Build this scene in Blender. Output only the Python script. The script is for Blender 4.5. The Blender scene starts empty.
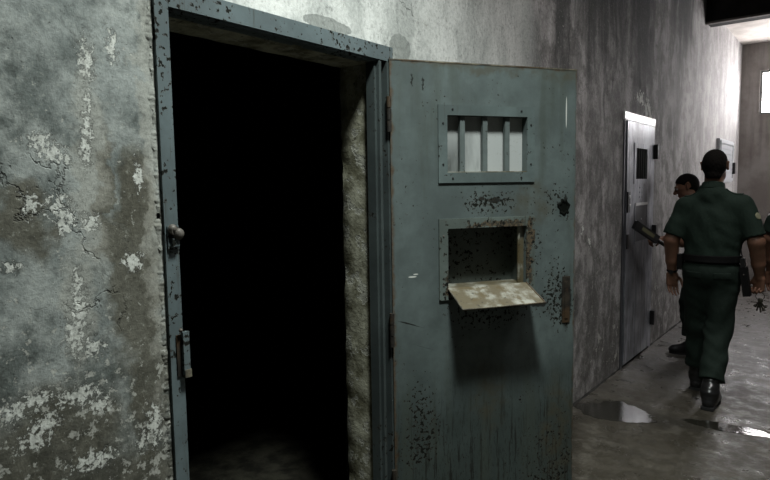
import bpy, bmesh, math, random
import numpy as np
from mathutils import Vector, Matrix
random.seed(4)
R_ = math.radians
C = bpy.context.scene.collection

# ------------------------------------------------------------------ tagging
def tag(o, label=None, cat=None, group=None, kind=None):
    if label: o['label'] = label
    if cat: o['category'] = cat
    if group: o['group'] = group
    if kind: o['kind'] = kind
    return o
def empty(name, loc=(0, 0, 0), rz=0.0):
    o = bpy.data.objects.new(name, None); C.objects.link(o)
    o.location = loc; o.rotation_euler = (0, 0, rz); o.empty_display_size = .1
    return o
def obj(name, bm, m, parent=None, bevel=0.0, smooth=False, segs=2):
    me = bpy.data.meshes.new(name)
    if bevel:
        es = [e for e in bm.edges if len(e.link_faces) == 2 and e.calc_face_angle(0) > .6]
        if es: bmesh.ops.bevel(bm, geom=es, offset=bevel, segments=segs, profile=.5, affect='EDGES')
    bmesh.ops.recalc_face_normals(bm, faces=bm.faces)
    bm.to_mesh(me); bm.free()
    me.materials.append(m)
    if smooth:
        for p in me.polygons: p.use_smooth = True
        try: me.set_sharp_from_angle(angle=R_(40))
        except Exception: pass
    o = bpy.data.objects.new(name, me); C.objects.link(o)
    if parent: o.parent = parent
    return o
def NB(): return bmesh.new()
def box(bm, x0, x1, y0, y1, z0, z1, M=None):
    vs = [bm.verts.new(Vector(p) if M is None else M @ Vector(p)) for p in
          [(x0,y0,z0),(x1,y0,z0),(x1,y1,z0),(x0,y1,z0),(x0,y0,z1),(x1,y0,z1),(x1,y1,z1),(x0,y1,z1)]]
    for f in [(0,3,2,1),(4,5,6,7),(0,1,5,4),(1,2,6,5),(2,3,7,6),(3,0,4,7)]: bm.faces.new([vs[i] for i in f])
    return vs
def cyl(bm, a, b, r, r2=None, n=16):
    a = Vector(a); b = Vector(b); d = (b-a).normalized(); r2 = r if r2 is None else r2
    u = d.orthogonal().normalized(); v = d.cross(u)
    A = []; B = []
    for i in range(n):
        t = 2*math.pi*i/n; w = u*math.cos(t)+v*math.sin(t)
        A.append(bm.verts.new(a+w*r)); B.append(bm.verts.new(b+w*r2))
    for i in range(n):
        j = (i+1) % n; bm.faces.new([A[i], A[j], B[j], B[i]])
    bm.faces.new(A[::-1]); bm.faces.new(B)
def tube(bm, pts, r, n=8, closed=False):
    pts = [Vector(p) for p in pts]; rings = []
    N = len(pts)
    for k in range(N):
        if closed: d = (pts[(k+1) % N]-pts[k-1]).normalized()
        else: d = (pts[min(k+1, N-1)]-pts[max(k-1, 0)]).normalized()
        if k == 0: u = d.orthogonal().normalized()
        else: u = (u-d*u.dot(d)).normalized()
        v = d.cross(u)
        rings.append([bm.verts.new(pts[k]+(u*math.cos(2*math.pi*i/n)+v*math.sin(2*math.pi*i/n))*r) for i in range(n)])
    for k in range(N if closed else N-1):
        A = rings[k]; B = rings[(k+1) % N]
        for i in range(n):
            j = (i+1) % n; bm.faces.new([A[i], A[j], B[j], B[i]])
    if not closed: bm.faces.new(rings[0][::-1]); bm.faces.new(rings[-1])
def ball(bm, c, r, sx=1, sy=1, sz=1, n=12):
    M = Matrix.Translation(c) @ Matrix.Diagonal((r*sx, r*sy, r*sz, 1))
    bmesh.ops.create_uvsphere(bm, u_segments=n, v_segments=max(6, n//2), radius=1, matrix=M)
def slab(bm, us, vs, hole, t0, t1, axes):
    """grid of us x vs with holes (cells for which hole(i,j)), between t0 and t1; axes maps (u,v,t)->xyz"""
    V = {}
    def g(i, j, t):
        k = (i, j, t)
        if k not in V: V[k] = bm.verts.new(axes(us[i], vs[j], t))
        return V[k]
    n, m = len(us)-1, len(vs)-1
    solid = lambda i, j: 0 <= i < n and 0 <= j < m and not hole(i, j)
    for i in range(n):
        for j in range(m):
            if not solid(i, j): continue
            for t in (t0, t1): bm.faces.new([g(i,j,t), g(i+1,j,t), g(i+1,j+1,t), g(i,j+1,t)])
            for (di, dj, p, q) in ((-1,0,(i,j),(i,j+1)), (1,0,(i+1,j),(i+1,j+1)), (0,-1,(i,j),(i+1,j)), (0,1,(i,j+1),(i+1,j+1))):
                if not solid(i+di, j+dj):
                    bm.faces.new([g(*p,t0), g(*q,t0), g(*q,t1), g(*p,t1)])

# ------------------------------------------------------------------ materials
class T:
    def __init__(s, name):
        s.m = bpy.data.materials.new(name); s.m.use_nodes = True
        s.t = s.m.node_tree; s.n = s.t.nodes; s.l = s.t.links
        s.b = s.n['Principled BSDF']
        s.co = s.n.new('ShaderNodeTexCoord').outputs['Object']
    def put(s, sock, v):
        if isinstance(v, bpy.types.NodeSocket): s.l.new(v, sock)
        elif isinstance(v, (tuple, list)):
            sock.default_value = tuple(v)+(1,) if (len(sock.default_value) == 4 and len(v) == 3) else tuple(v)
        else: sock.default_value = v
    def math(s, op, a, b=0.0, c=None, clamp=False):
        n = s.n.new('ShaderNodeMath'); n.operation = op; n.use_clamp = clamp
        s.put(n.inputs[0], a); s.put(n.inputs[1], b)
        if c is not None: s.put(n.inputs[2], c)
        return n.outputs[0]
    def vm(s, op, a, b=None, out=0):
        n = s.n.new('ShaderNodeVectorMath'); n.operation = op
        s.put(n.inputs[0], a)
        if b is not None: s.put(n.inputs[1], b)
        return n.outputs['Value'] if op == 'LENGTH' else n.outputs[0]
    def noise(s, scale=5, det=4, rough=.55, vec=None, stretch=None, off=None, col=False):
        v = vec if vec is not None else s.co
        if off: v = s.vm('ADD', v, off)
        if stretch: v = s.vm('MULTIPLY', v, stretch)
        n = s.n.new('ShaderNodeTexNoise'); s.l.new(v, n.inputs['Vector'])
        n.inputs['Scale'].default_value = scale; n.inputs['Detail'].default_value = det
        n.inputs['Roughness'].default_value = rough
        return n.outputs['Color'] if col else n.outputs[0]
    def vor(s, scale, vec=None, feat='F1'):
        n = s.n.new('ShaderNodeTexVoronoi'); n.feature = feat
        s.l.new(vec if vec is not None else s.co, n.inputs['Vector']); n.inputs['Scale'].default_value = scale
        return n.outputs['Distance']
    def step(s, v, lo, hi, a=0.0, b=1.0):
        n = s.n.new('ShaderNodeMapRange'); n.interpolation_type = 'SMOOTHSTEP'
        s.put(n.inputs[0], v); s.put(n.inputs[1], lo); s.put(n.inputs[2], hi); s.put(n.inputs[3], a); s.put(n.inputs[4], b)
        return n.outputs[0]
    def mix(s, f, a, b, mode='MIX'):
        n = s.n.new('ShaderNodeMix'); n.data_type = 'RGBA'; n.blend_type = mode
        s.put(n.inputs[0], f); s.put(n.inputs[6], a); s.put(n.inputs[7], b)
        return n.outputs[2]
    def xyz(s, v=None):
        n = s.n.new('ShaderNodeSeparateXYZ'); s.l.new(v if v is not None else s.co, n.inputs[0]); return n.outputs
    def comb(s, x, y, z):
        n = s.n.new('ShaderNodeCombineXYZ'); s.put(n.inputs[0], x); s.put(n.inputs[1], y); s.put(n.inputs[2], z); return n.outputs[0]
    def blobs(s, vec, L):
        """vec 2D (x,y,0). returns field 1 at centre of blobs, 0 at their rim, negative outside"""
        cur = None
        for (a, b, ra, rb) in L:
            d = s.vm('SUBTRACT', vec, (a, b, 0)); d = s.vm('DIVIDE', d, (ra, rb, 1)); d = s.vm('LENGTH', d)
            cur = d if cur is None else s.math('MINIMUM', cur, d)
        return s.math('SUBTRACT', 1.0, cur)
    def bump(s, h, strength=.3, dist=.01):
        n = s.n.new('ShaderNodeBump'); s.l.new(h, n.inputs['Height']); n.inputs['Strength'].default_value = strength
        n.inputs['Distance'].default_value = dist; s.l.new(n.outputs[0], s.b.inputs['Normal']); return n
    def fin(s, col, rough=.6, metal=0.0, spec=None):
        s.put(s.b.inputs['Base Color'], col); s.put(s.b.inputs['Roughness'], rough); s.put(s.b.inputs['Metallic'], metal)
        if spec is not None: s.put(s.b.inputs['Specular IOR Level'], spec)
        return s.m
def simple(name, col, rough=.6, metal=0.0, var=.25, scale=40, bump=0.0, spec=None):
    t = T(name); n = t.noise(scale, 4)
    c = t.mix(n, tuple(x*(1-var) for x in col), tuple(x*(1+var) for x in col))
    if bump: t.bump(n, bump, .004)
    return t.fin(c, rough, metal, spec)
def emit(name, col, st):
    m = bpy.data.materials.new(name); m.use_nodes = True; t = m.node_tree; t.nodes.clear()
    e = t.nodes.new('ShaderNodeEmission'); o = t.nodes.new('ShaderNodeOutputMaterial')
    e.inputs[0].default_value = (*col, 1); e.inputs[1].default_value = st; t.links.new(e.outputs[0], o.inputs[0]); return m

PEEL = [(0.744,1.86,0.018,0.042),(0.813,1.908,0.014,0.035),(0.744,1.767,0.008,0.03),(0.738,1.705,0.012,0.035),(0.729,1.643,0.013,0.035),
 (0.621,1.662,0.031,0.019),(0.65,1.636,0.032,0.017),(0.673,1.622,0.019,0.012),(0.866,1.577,0.009,0.04),(0.657,1.509,0.028,0.029),
 (0.673,1.472,0.029,0.029),(0.731,1.464,0.023,0.018),(0.594,1.511,0.017,0.028),(0.839,1.351,0.025,0.024),(0.692,1.309,0.012,0.04),
 (0.693,1.245,0.02,0.055),(0.678,1.185,0.022,0.045),(0.718,1.143,0.026,0.021),(0.879,0.888,0.021,0.051),(0.841,0.857,0.012,0.028),
 (0.532,1.033,0.03,0.023),(0.583,1.046,0.036,0.019),(0.681,1.031,0.055,0.022),(0.729,0.99,0.031,0.018),(0.547,1.37,0.019,0.011),
 (0.57,0.952,0.031,0.019),(0.708,0.851,0.052,0.021),(0.595,0.981,0.032,0.024),(5.5,2.26,.12,.05),(5.72,2.2,.1,.07),(5.82,2.1,.05,.1),(4.17,1.22,.035,.03),(3.9,1.02,.03,.02),(3.75,.98,.03,.03),(4.3,1.12,.025,.03)]
def wall_mat():
    t = T('flaking_plaster'); o = t.xyz(); y, z = o['Y'], o['Z']
    P2 = t.comb(y, z, 0.0)
    dn = t.noise(38, 4, .6, col=True); dn = t.vm('SUBTRACT', dn, (.5, .5, .5)); dn = t.vm('MULTIPLY', dn, (.045, .045, 0))
    near = t.step(y, 2.4, 3.6)                       # ramps up from the near wall down the corridor
    big = t.noise(2.3, 5, .6); med = t.noise(9, 5, .62, off=(0, 3, 1)); fine = t.noise(70, 4, .7)
    grain = t.noise(190, 3, .7)
    wob = t.vm('ADD', t.co, t.vm('MULTIPLY', t.noise(3, 4, .6, col=True), (0, .22, .3)))
    strk = t.noise(1, 6, .72, vec=wob, stretch=(1, 3.0, .95)); strk2 = t.noise(1, 5, .66, vec=wob, stretch=(1, 11, 1.3), off=(0, 7, 0))
    # base coat: painted grey green on the near wall
    c = t.mix(t.step(med, .38, .62), (.11, .125, .117), (.33, .35, .33))
    c = t.mix(t.step(big, .42, .62, 0, .55), c, (.25, .275, .265))
    # whiter lime coat above the doorway; lamp pool's far edge painted into it
    lime = t.math('MULTIPLY', t.step(t.math('ADD', z, t.math('MULTIPLY', big, .16)), 2.08, 2.2), t.step(y, .95, 1.35))
    lime = t.math('MULTIPLY', lime, t.step(t.math('ADD', y, t.math('MULTIPLY', strk, .9)), 3.55, 3.95, 1, 0))
    c = t.mix(lime, c, t.mix(t.step(strk, .38, .62), (.36, .375, .355), (.64, .65, .62)))
    # corridor coat: streaked grey-mauve
    cc = t.mix(t.step(strk, .38, .62), (.10, .097, .092), (.37, .355, .345))
    cc = t.mix(t.step(strk2, .47, .68, 0, .3), cc, (.38, .365, .36))
    cc = t.mix(t.step(t.noise(5, 6, .68, off=(0, 2, 8)), .46, .60, 0, .7), cc, (.075, .071, .066))
    cc = t.mix(t.step(y, 6.1, 8.8, 0, .45), cc, (.5, .48, .48))  # paler far end: window brightness painted into the coat
    damp = t.math('MULTIPLY', t.step(med, .38, .6), t.step(z, .9, .25))
    cc = t.mix(t.math('MULTIPLY', damp, .7), cc, (.075, .07, .062))
    # dark stain runs, with the shade of the upper corridor wall painted in
    stain_shade = t.blobs(P2, [(5.5, 3.5, .42, 1.45), (4.45, 3.6, .75, 1.5), (6.9, 4.2, .8, 1.6), (3.75, 3.2, .22, 1.2)])
    stain_shade = t.math('ADD', stain_shade, t.math('MULTIPLY', t.math('SUBTRACT', strk2, .5), 1.7))
    cc = t.mix(t.step(stain_shade, -.15, .5, 0, .9), cc, (.035, .036, .034))
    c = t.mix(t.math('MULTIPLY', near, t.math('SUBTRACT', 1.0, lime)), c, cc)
    # brown damp patches on the near wall
    dv = t.vm('ADD', P2, t.vm('MULTIPLY', t.vm('SUBTRACT', t.noise(11, 5, .6, col=True), (.5, .5, .5)), (.17, .17, 0)))
    br = t.blobs(dv, [(.84, 1.27, .09, .24), (.86, 1.5, .065, .17), (.87, 1.0, .07, .2), (.79, 1.4, .05, .1), (.775, 1.52, .02, .2), (.62, .92, .2, .16), (.57, 1.47, .08, .1), (.72, .74, .3, .12), (.55, .8, .1, .12)])
    c = t.mix(t.step(br, -.15, .4, 0, .85), c, t.mix(med, (.05, .045, .03), (.12, .11, .08)))
    gr = t.blobs(dv, [(.91, 1.6, .03, .9), (.74, 1.6, .05, .35), (.69, 1.25, .05, .2)])
    c = t.mix(t.step(gr, -.1, .5, 0, .5), c, (.36, .355, .31))
    low = t.step(t.math('ADD', z, t.math('MULTIPLY', med, .5)), 1.5, 1.05)
    c = t.mix(t.math('MULTIPLY', t.math('MULTIPLY', low, t.step(t.noise(13, 6, .65, off=(6, 1, 1)), .4, .58)), t.math('MULTIPLY', t.math('SUBTRACT', 1.0, near), .7)), c, (.045, .045, .036))
    # bare white lime where the paint has flaked
    pv = t.vm('ADD', P2, dn); pb = t.blobs(pv, PEEL)
    frag = t.noise(75, 6, .72, off=(2, 0, 5))
    frag2 = t.noise(17, 6, .72, off=(2, 4, 5)); frag = t.math('ADD', t.math('MULTIPLY', frag, t.math('SUBTRACT', 1.0, near)), t.math('MULTIPLY', frag2, near))
    f = t.math('ADD', pb, t.math('MULTIPLY', t.math('SUBTRACT', frag, .5), 7.0))
    peel = t.step(f, .1, .4)
    rim = t.math('MULTIPLY', t.step(f, -.32, -.02), t.math('SUBTRACT', 1.0, peel))
    # free scattered flakes on the lower half
    sc = t.noise(36, 6, .7, off=(9, 1, 2)); sc2 = t.noise(12, 6, .7, off=(9, 1, 2)); sc = t.math('ADD', t.math('MULTIPLY', sc, t.math('SUBTRACT', 1.0, near)), t.math('MULTIPLY', sc2, near)); sc = t.math('ADD', sc, t.math('MULTIPLY', t.noise(5, 2, .5, off=(1, 8, 1)), .28))
    thr = t.math('ADD', t.step(z, .8, 1.6, .70, .79), t.math('MULTIPLY', near, .06))
    scf = t.step(t.math('SUBTRACT', sc, thr), 0, .012)
    c = t.mix(t.math('MULTIPLY', rim, .6), c, (.05, .05, .045))
    c = t.mix(t.math('MULTIPLY', scf, .8), c, (.40, .40, .36))
    c = t.mix(t.math('MULTIPLY', peel, .95), c, t.mix(fine, (.42, .43, .39), (.72, .73, .68)))
    # grey patch where render came away over the door hinge and the lintel
    pt = t.blobs(t.vm('ADD', P2, t.vm('MULTIPLY', dn, (.4, .4, 0))), [(2.05, 2.11, .075, .06), (1.62, 2.12, .13, .028)])
    c = t.mix(t.step(pt, 0, .06, 0, .8), c, (.2, .215, .2))
    # pits and cracks
    pit = t.step(t.noise(120, 2, .5, off=(4, 4, 4)), .70, .74)
    c = t.mix(t.math('MULTIPLY', pit, .7), c, (.04, .04, .035))
    wv = t.vm('ADD', s_co(t), t.vm('MULTIPLY', t.noise(14, 4, .6, col=True), (.14, .14, .14)))
    cr = t.step(t.vor(2.3, wv, 'DISTANCE_TO_EDGE'), .0, .010, 1, 0)
    cr = t.math('MULTIPLY', cr, t.step(t.noise(2.1, 2, off=(3, 9, 3)), .55, .62))
    c = t.mix(t.math('MULTIPLY', cr, .5), c, (.03, .03, .028))
    grit = t.noise(48, 7, .78, off=(8, 8, 3))
    c = t.mix(t.math('MULTIPLY', t.step(grit, .50, .60), t.step(med, .35, .6, .75, .3)), c, t.mix(.55, c, (.02, .02, .016)))
    c = t.mix(t.math('MULTIPLY', t.step(grit, .44, .36), .35), c, (.42, .43, .38))
    c = t.mix(.8, c, t.mix(fine, (.25, .25, .25), (.75, .75, .75)), 'OVERLAY')
    h = t.math('ADD', t.math('MULTIPLY', grain, .25), t.math('MULTIPLY', fine, .8))
    h = t.math('SUBTRACT', h, t.math('MULTIPLY', peel, .9)); h = t.math('SUBTRACT', h, t.math('MULTIPLY', pit, 1.2))
    h = t.math('SUBTRACT', h, t.math('MULTIPLY', cr, 1.5)); h = t.math('ADD', h, t.math('MULTIPLY', med, .8)); h = t.math('SUBTRACT', h, t.math('MULTIPLY', scf, .5))
    t.bump(h, .55, .0045)
    return t.fin(c, t.step(med, .3, .7, .75, .95), 0, .25)
def s_co(t): return t.co
def plaster(name, a, b, scale=6, bump=.5, str_=True):
    t = T(name); n1 = t.noise(scale, 6, .6); n2 = t.noise(1, 5, .6, stretch=(5, 5, .5)); f = t.noise(90, 4, .65)
    c = t.mix(t.step(n1, .35, .65), a, b)
    if str_: c = t.mix(t.step(n2, .45, .65, 0, .5), c, tuple(x*.45 for x in a))
    c = t.mix(.4, c, t.mix(f, (.25, .25, .25), (.75, .75, .75)), 'OVERLAY')
    t.bump(t.math('ADD', n1, t.math('MULTIPLY', f, .4)), bump, .01)
    return t.fin(c, .9, 0, .2)
def reveal_mat():
    t = T('reveal_plaster'); n1 = t.noise(9, 6, .62); f = t.noise(75, 4, .65); pn = t.noise(17, 5, .6, off=(3, 3, 3))
    c = t.mix(t.step(n1, .36, .64), (.12, .115, .075), (.38, .375, .29))
    p = t.step(pn, .58, .61); rim = t.math('MULTIPLY', t.step(pn, .555, .58), t.math('SUBTRACT', 1.0, p))
    c = t.mix(t.math('MULTIPLY', p, .55), c, (.36, .36, .32)); c = t.mix(t.math('MULTIPLY', rim, .5), c, (.5, .5, .46))
    c = t.mix(t.step(t.noise(40, 3, .6), .63, .68, 0, .7), c, (.05, .045, .03))
    c = t.mix(.4, c, t.mix(f, (.25, .25, .25), (.75, .75, .75)), 'OVERLAY')
    h = t.math('ADD', t.math('MULTIPLY', n1, 1.3), t.math('MULTIPLY', f, .4)); h = t.math('SUBTRACT', h, t.math('MULTIPLY', p, .8))
    t.bump(h, .55, .008); return t.fin(c, .9, 0, .2)
def floor_mat():
    t = T('worn_concrete'); o = t.xyz()
    n1 = t.noise(1.6, 6, .6); n2 = t.noise(7, 6, .65, off=(4, 0, 0)); f = t.noise(60, 4, .7)
    c = t.mix(t.step(n1, .40, .58), (.021, .0185, .0125), (.070, .063, .050))
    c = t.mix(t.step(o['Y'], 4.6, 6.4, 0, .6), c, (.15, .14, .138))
    c = t.mix(t.step(n2, .44, .6, 0, .8), c, (.022, .020, .014))
    c = t.mix(t.step(t.noise(5, 7, .75, off=(2, 2, 0)), .52, .60, 0, .55), c, (.15, .14, .12))
    c = t.mix(t.step(t.noise(11, 6, .7, off=(7, 7, 0)), .57, .62, 0, .85), c, (.025, .024, .02))
    c = t.mix(t.step(t.noise(30, 4, .6, off=(1, 5, 0)), .70, .73, 0, .8), c, (.4, .38, .33))
    wet = t.step(t.math('ADD', n2, t.math('MULTIPLY', n1, .5)), .66, .86)
    c = t.mix(t.math('MULTIPLY', wet, .45), c, (.05, .047, .04))
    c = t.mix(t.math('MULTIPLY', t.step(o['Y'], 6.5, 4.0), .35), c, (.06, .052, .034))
    P2 = t.vm('ADD', t.comb(o['X'], o['Y'], 0.0), t.vm('MULTIPLY', t.vm('SUBTRACT', t.noise(8, 4, .6, col=True), (.5, .5, .5)), (.3, .3, 0)))
    dk = t.blobs(P2, [(.3, 4.1, .45, .2), (.85, 4.15, .6, .12)])
    c = t.mix(t.step(dk, -.1, .35, 0, .6), c, (.03, .028, .022))
    r = t.math('SUBTRACT', t.step(n2, .35, .7, .62, .36), t.math('MULTIPLY', wet, .14))
    h = t.math('ADD', t.math('MULTIPLY', t.noise(19, 6, .7, off=(1, 1, 0)), .9), t.math('MULTIPLY', f, .5)); t.bump(h, .55, .010)
    c = t.mix(.8, c, t.mix(f, (.2, .2, .2), (.7, .7, .7)), 'OVERLAY')
    return t.fin(c, r, 0, .4)
def paint_steel(name, base=(.090, .112, .109), leaf=False, dirt=.5, chips=.5, seed=0):
    t = T(name); o = t.xyz(); x, y, z = o['X'], o['Y'], o['Z']; sd = (seed, seed*.7, seed*1.3)
    n1 = t.noise(3.2, 5, .6, off=sd); n2 = t.noise(16, 5, .6, off=sd); f = t.noise(85, 3, .6)
    c = t.mix(t.step(n1, .34, .66), tuple(v*.78 for v in base), tuple(v*1.18 for v in base))
    c = t.mix(t.step(n2, .42, .62, 0, .3), c, tuple(v*.6 for v in base))
    drip = t.noise(1, 6, .72, stretch=(46, 46, 3.2), off=sd)
    dark = (.012, .013, .011); rust = (.06, .032, .014)
    chn = t.noise(62, 4, .6, off=(seed+3, 1, 2))
    loc = t.noise(4.5, 2, .5, off=(seed+8, 2, 2))
    thr = .705-.05*chips
    if leaf:
        P2 = t.comb(x, z, 0.0)
        hot = t.blobs(P2, [(.80, 1.44, .11, .12), (.80, 1.0, .1, .22), (.45, 1.47, .2, .06), (.45, 1.0, .28, .1), (.12, .5, .12, .2), (.66, 1.3, .07, .2), (.78, .25, .2, .35)])
        hot = t.step(hot, -.2, .7)
        chn2 = t.math('ADD', chn, t.math('MULTIPLY', hot, .115))
        ed = t.math('MINIMUM', x, t.math('SUBTRACT', .89, x)); ed = t.math('MINIMUM', ed, t.math('SUBTRACT', 2.048, z))
        edm = t.step(t.math('ADD', ed, t.math('MULTIPLY', n2, .055)), .022, .040, 1, 0)
        low_falloff = t.step(t.math('ADD', z, t.math('MULTIPLY', n1, .5)), 1.35, .55)  # light falloff down the leaf painted into the colour, along with grime
        dm = t.math('MULTIPLY', t.step(drip, .535, .575), t.step(t.math('ADD', z, t.math('MULTIPLY', loc, .6)), 1.1, .6))
        c = t.mix(t.math('MULTIPLY', low_falloff, .75), c, (.026, .036, .032))
        c = t.mix(t.math('MULTIPLY', dm, .9), c, dark)
        sp = t.noise(1, 5, .7, stretch=(120, 120, 30)); sp = t.math('MULTIPLY', t.step(sp, .555, .60), t.step(t.math('ADD', z, t.math('MULTIPLY', loc, .7)), 1.25, .5)); c = t.mix(t.math('MULTIPLY', sp, .8), c, dark)
        st = t.math('MULTIPLY', t.step(t.noise(1, 5, .6, stretch=(9, 9, 1.1), off=(4, 1, 2)), .5, .66), .5)
        c = t.mix(st, c, (.052, .062, .050))
        olive = t.step(t.blobs(t.vm('ADD', P2, t.vm('MULTIPLY', t.vm('SUBTRACT', t.noise(9, 4, .6, col=True), (.5, .5, .5)), (.2, .2, 0))), [(.44, .62, .1, .2), (.66, 1.45, .14, .12), (.8, .4, .1, .3), (.83, 2.03, .1, .05), (.45, 2.04, .4, .03)]), -.1, .6)
        c = t.mix(t.math('MULTIPLY', t.math('MULTIPLY', olive, t.step(n2, .4, .6, .3, 1)), .45), c, (.065, .052, .026))
        c = t.mix(t.math('MULTIPLY', edm, .85), c, t.mix(t.step(f, .4, .6), rust, (.08, .056, .032)))
        # long shallow scratches
        sv = t.vm('MULTIPLY', t.co, (3.5, 3.5, 60)); sv = t.vm('ADD', sv, t.vm('MULTIPLY', t.comb(0.0, 0.0, x), (0, 0, 20)))
        sn = t.n.new('ShaderNodeTexNoise'); t.l.new(sv, sn.inputs['Vector']); sn.inputs['Scale'].default_value = 1; sn.inputs['Detail'].default_value = 4
        scr = t.math('MULTIPLY', t.step(sn.outputs[0], .675, .69), t.step(x, .22, .15)); scr = t.math('MULTIPLY', scr, t.step(z, 1.25, 1.0))
        c = t.mix(scr, c, dark)
        w = t.blobs(P2, [(.835, 1.86, .0035, .075), (.085, 1.165, .02, .004), (.10, 1.175, .012, .003)])
        c = t.mix(t.step(w, 0, .2, 0, .9), c, (.55, .56, .52))
        gg = t.blobs(t.vm('ADD', P2, t.vm('MULTIPLY', t.vm('SUBTRACT', t.noise(60, 3, .6, col=True), (.5, .5, .5)), (.03, .03, 0))),
                     [(.47, 1.475, .035, .012), (.41, 1.485, .015, .01), (.825, 1.435, .022, .03), (.80, 1.45, .012, .01), (.835, 1.475, .01, .02), (.14, 1.96, .004, .03), (.09, 1.97, .004, .03), (.55, 1.01, .1, .012), (.70, 1.0, .05, .012), (.845, 1.0, .03, .13)])
        c = t.mix(t.step(gg, -.1, .25, 0, .95), c, dark)
    else:
        chn2 = chn
        if name == 'rusted_hatch_paint':
            hb = t.blobs(t.vm('ADD', t.comb(x, z, 0.0), t.vm('MULTIPLY', t.vm('SUBTRACT', t.noise(30, 4, .65, col=True), (.5, .5, .5)), (.09, .09, 0))), [(.52, 1.37, .11, .022), (.645, 1.33, .022, .08), (.64, 1.2, .02, .12), (.25, 1.12, .02, .06), (.4, 1.365, .06, .012)])
            c = t.mix(t.step(hb, -.1, .3, 0, .85), c, t.mix(t.step(f, .42, .58), (.022, .016, .010), (.085, .058, .032)))
            chn2 = t.math('ADD', chn, t.math('MULTIPLY', t.step(hb, -.8, .4), .09))
        c = t.mix(t.step(drip, .58, .68, 0, .6*dirt), c, (.04, .04, .03))
    thn = t.math('SUBTRACT', thr, t.math('MULTIPLY', t.math('SUBTRACT', loc, .5), .35))
    chip = t.step(t.math('SUBTRACT', chn2, thn), 0, .012)
    ring = t.math('MULTIPLY', t.step(t.math('SUBTRACT', chn2, thn), -.022, 0), t.math('SUBTRACT', 1.0, chip))
    c = t.mix(t.math('MULTIPLY', ring, .55), c, rust)
    c = t.mix(chip, c, dark)
    h = t.math('SUBTRACT', t.math('MULTIPLY', n2, .5), t.math('MULTIPLY', chip, .8)); t.bump(t.math('ADD', h, t.math('MULTIPLY', f, .1)), .35, .003)
    return t.fin(c, t.math('ADD', t.step(n2, .3, .7, .42, .6), t.math('MULTIPLY', chip, .3)), 0, t.math('MULTIPLY', .32, t.math('SUBTRACT', 1.0, t.math('MULTIPLY', chip, .8))))
def rusty(name='rusty_steel', a=(.05, .045, .035), b=(.2, .18, .13)):
    t = T(name); n = t.noise(14, 5, .65); f = t.noise(60, 4, .6); g = t.noise(6, 4, .6, off=(5, 5, 5))
    c = t.mix(t.step(n, .38, .62), a, b); c = t.mix(t.step(g, .5, .62, 0, .8), c, (.06, .035, .016)); c = t.mix(t.step(f, .58, .66, 0, .8), c, (.015, .014, .01))
    t.bump(t.math('ADD', n, f), .4, .003); return t.fin(c, .62, .15, .4)
def flap_mat():
    t = T('worn_flap_steel'); n = t.noise(7, 5, .6); f = t.noise(50, 4, .6); g = t.noise(18, 4, .6, off=(5, 5, 5))
    c = t.mix(t.step(n, .42, .58), (.095, .08, .048), (.27, .27, .23)); c = t.mix(t.step(g, .52, .64, 0, .8), c, (.085, .065, .03)); c = t.mix(t.step(f, .62, .68, 0, .7), c, (.02, .018, .012))
    t.bump(f, .2, .003); return t.fin(c, .5, .1, .4)
def brushed():
    t = T('grey_blue_steel'); n = t.noise(4, 5, .6); f = t.noise(30, 4, .6, stretch=(1, 1, .15)); o = t.xyz()
    c = t.mix(t.step(n, .36, .64), (.13, .135, .15), (.27, .28, .31)); c = t.mix(t.step(f, .5, .66, 0, .6), c, (.07, .07, .075))
    t.bump(t.math('ADD', n, f), .12, .004); return t.fin(c, t.step(f, .3, .7, .28, .5), .55, .5)
def glass_mat():
    t = T('dirty_pane'); n = t.noise(3.4, 4, .6, stretch=(3, 1, .6)); f = t.noise(60, 3)
    o = t.xyz(); d = t.step(t.math('ADD', o['X'], t.math('MULTIPLY', t.math('SUBTRACT', n, .5), .5)), .25, .47)
    dz = t.step(t.math('ADD', o['Z'], t.math('MULTIPLY', n, .2)), 1.70, 1.90)
    d = t.math('MAXIMUM', d, t.math('MULTIPLY', dz, .7))  # lit wall behind, brighter to the right and above, painted into the pane
    c = t.mix(d, (.10, .11, .105), (.46, .48, .47)); c = t.mix(t.step(f, .6, .7, 0, .4), c, (.3, .3, .27))
    t.put(t.b.inputs['Transmission Weight'], .12); return t.fin(c, .35, 0, .5)
def cloth(name, col, scale=260, wr=.5):
    t = T(name); n = t.noise(6, 4, .6); w = t.noise(scale, 2, .5); fo = t.noise(1, 4, .55, stretch=(11, 11, 5))
    c = t.mix(n, tuple(v*.72 for v in col), tuple(v*1.2 for v in col)); c = t.mix(.3, c, t.mix(w, (.2, .2, .2), (.8, .8, .8)), 'OVERLAY')
    t.bump(t.math('ADD', t.math('MULTIPLY', fo, 3.0), t.math('MULTIPLY', w, .15)), wr, .012)
    return t.fin(c, .85, 0, .25)
def skin_mat(name='skin', col=(.17, .086, .054)):
    t = T(name); n = t.noise(14, 4, .6); f = t.noise(220, 2)
    c = t.mix(n, tuple(v*.8 for v in col), tuple(v*1.15 for v in col)); t.bump(f, .15, .002)
    t.put(t.b.inputs['Subsurface Weight'], .08); t.put(t.b.inputs['Subsurface Scale'], .01); return t.fin(c, .5, 0, .4)

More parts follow.
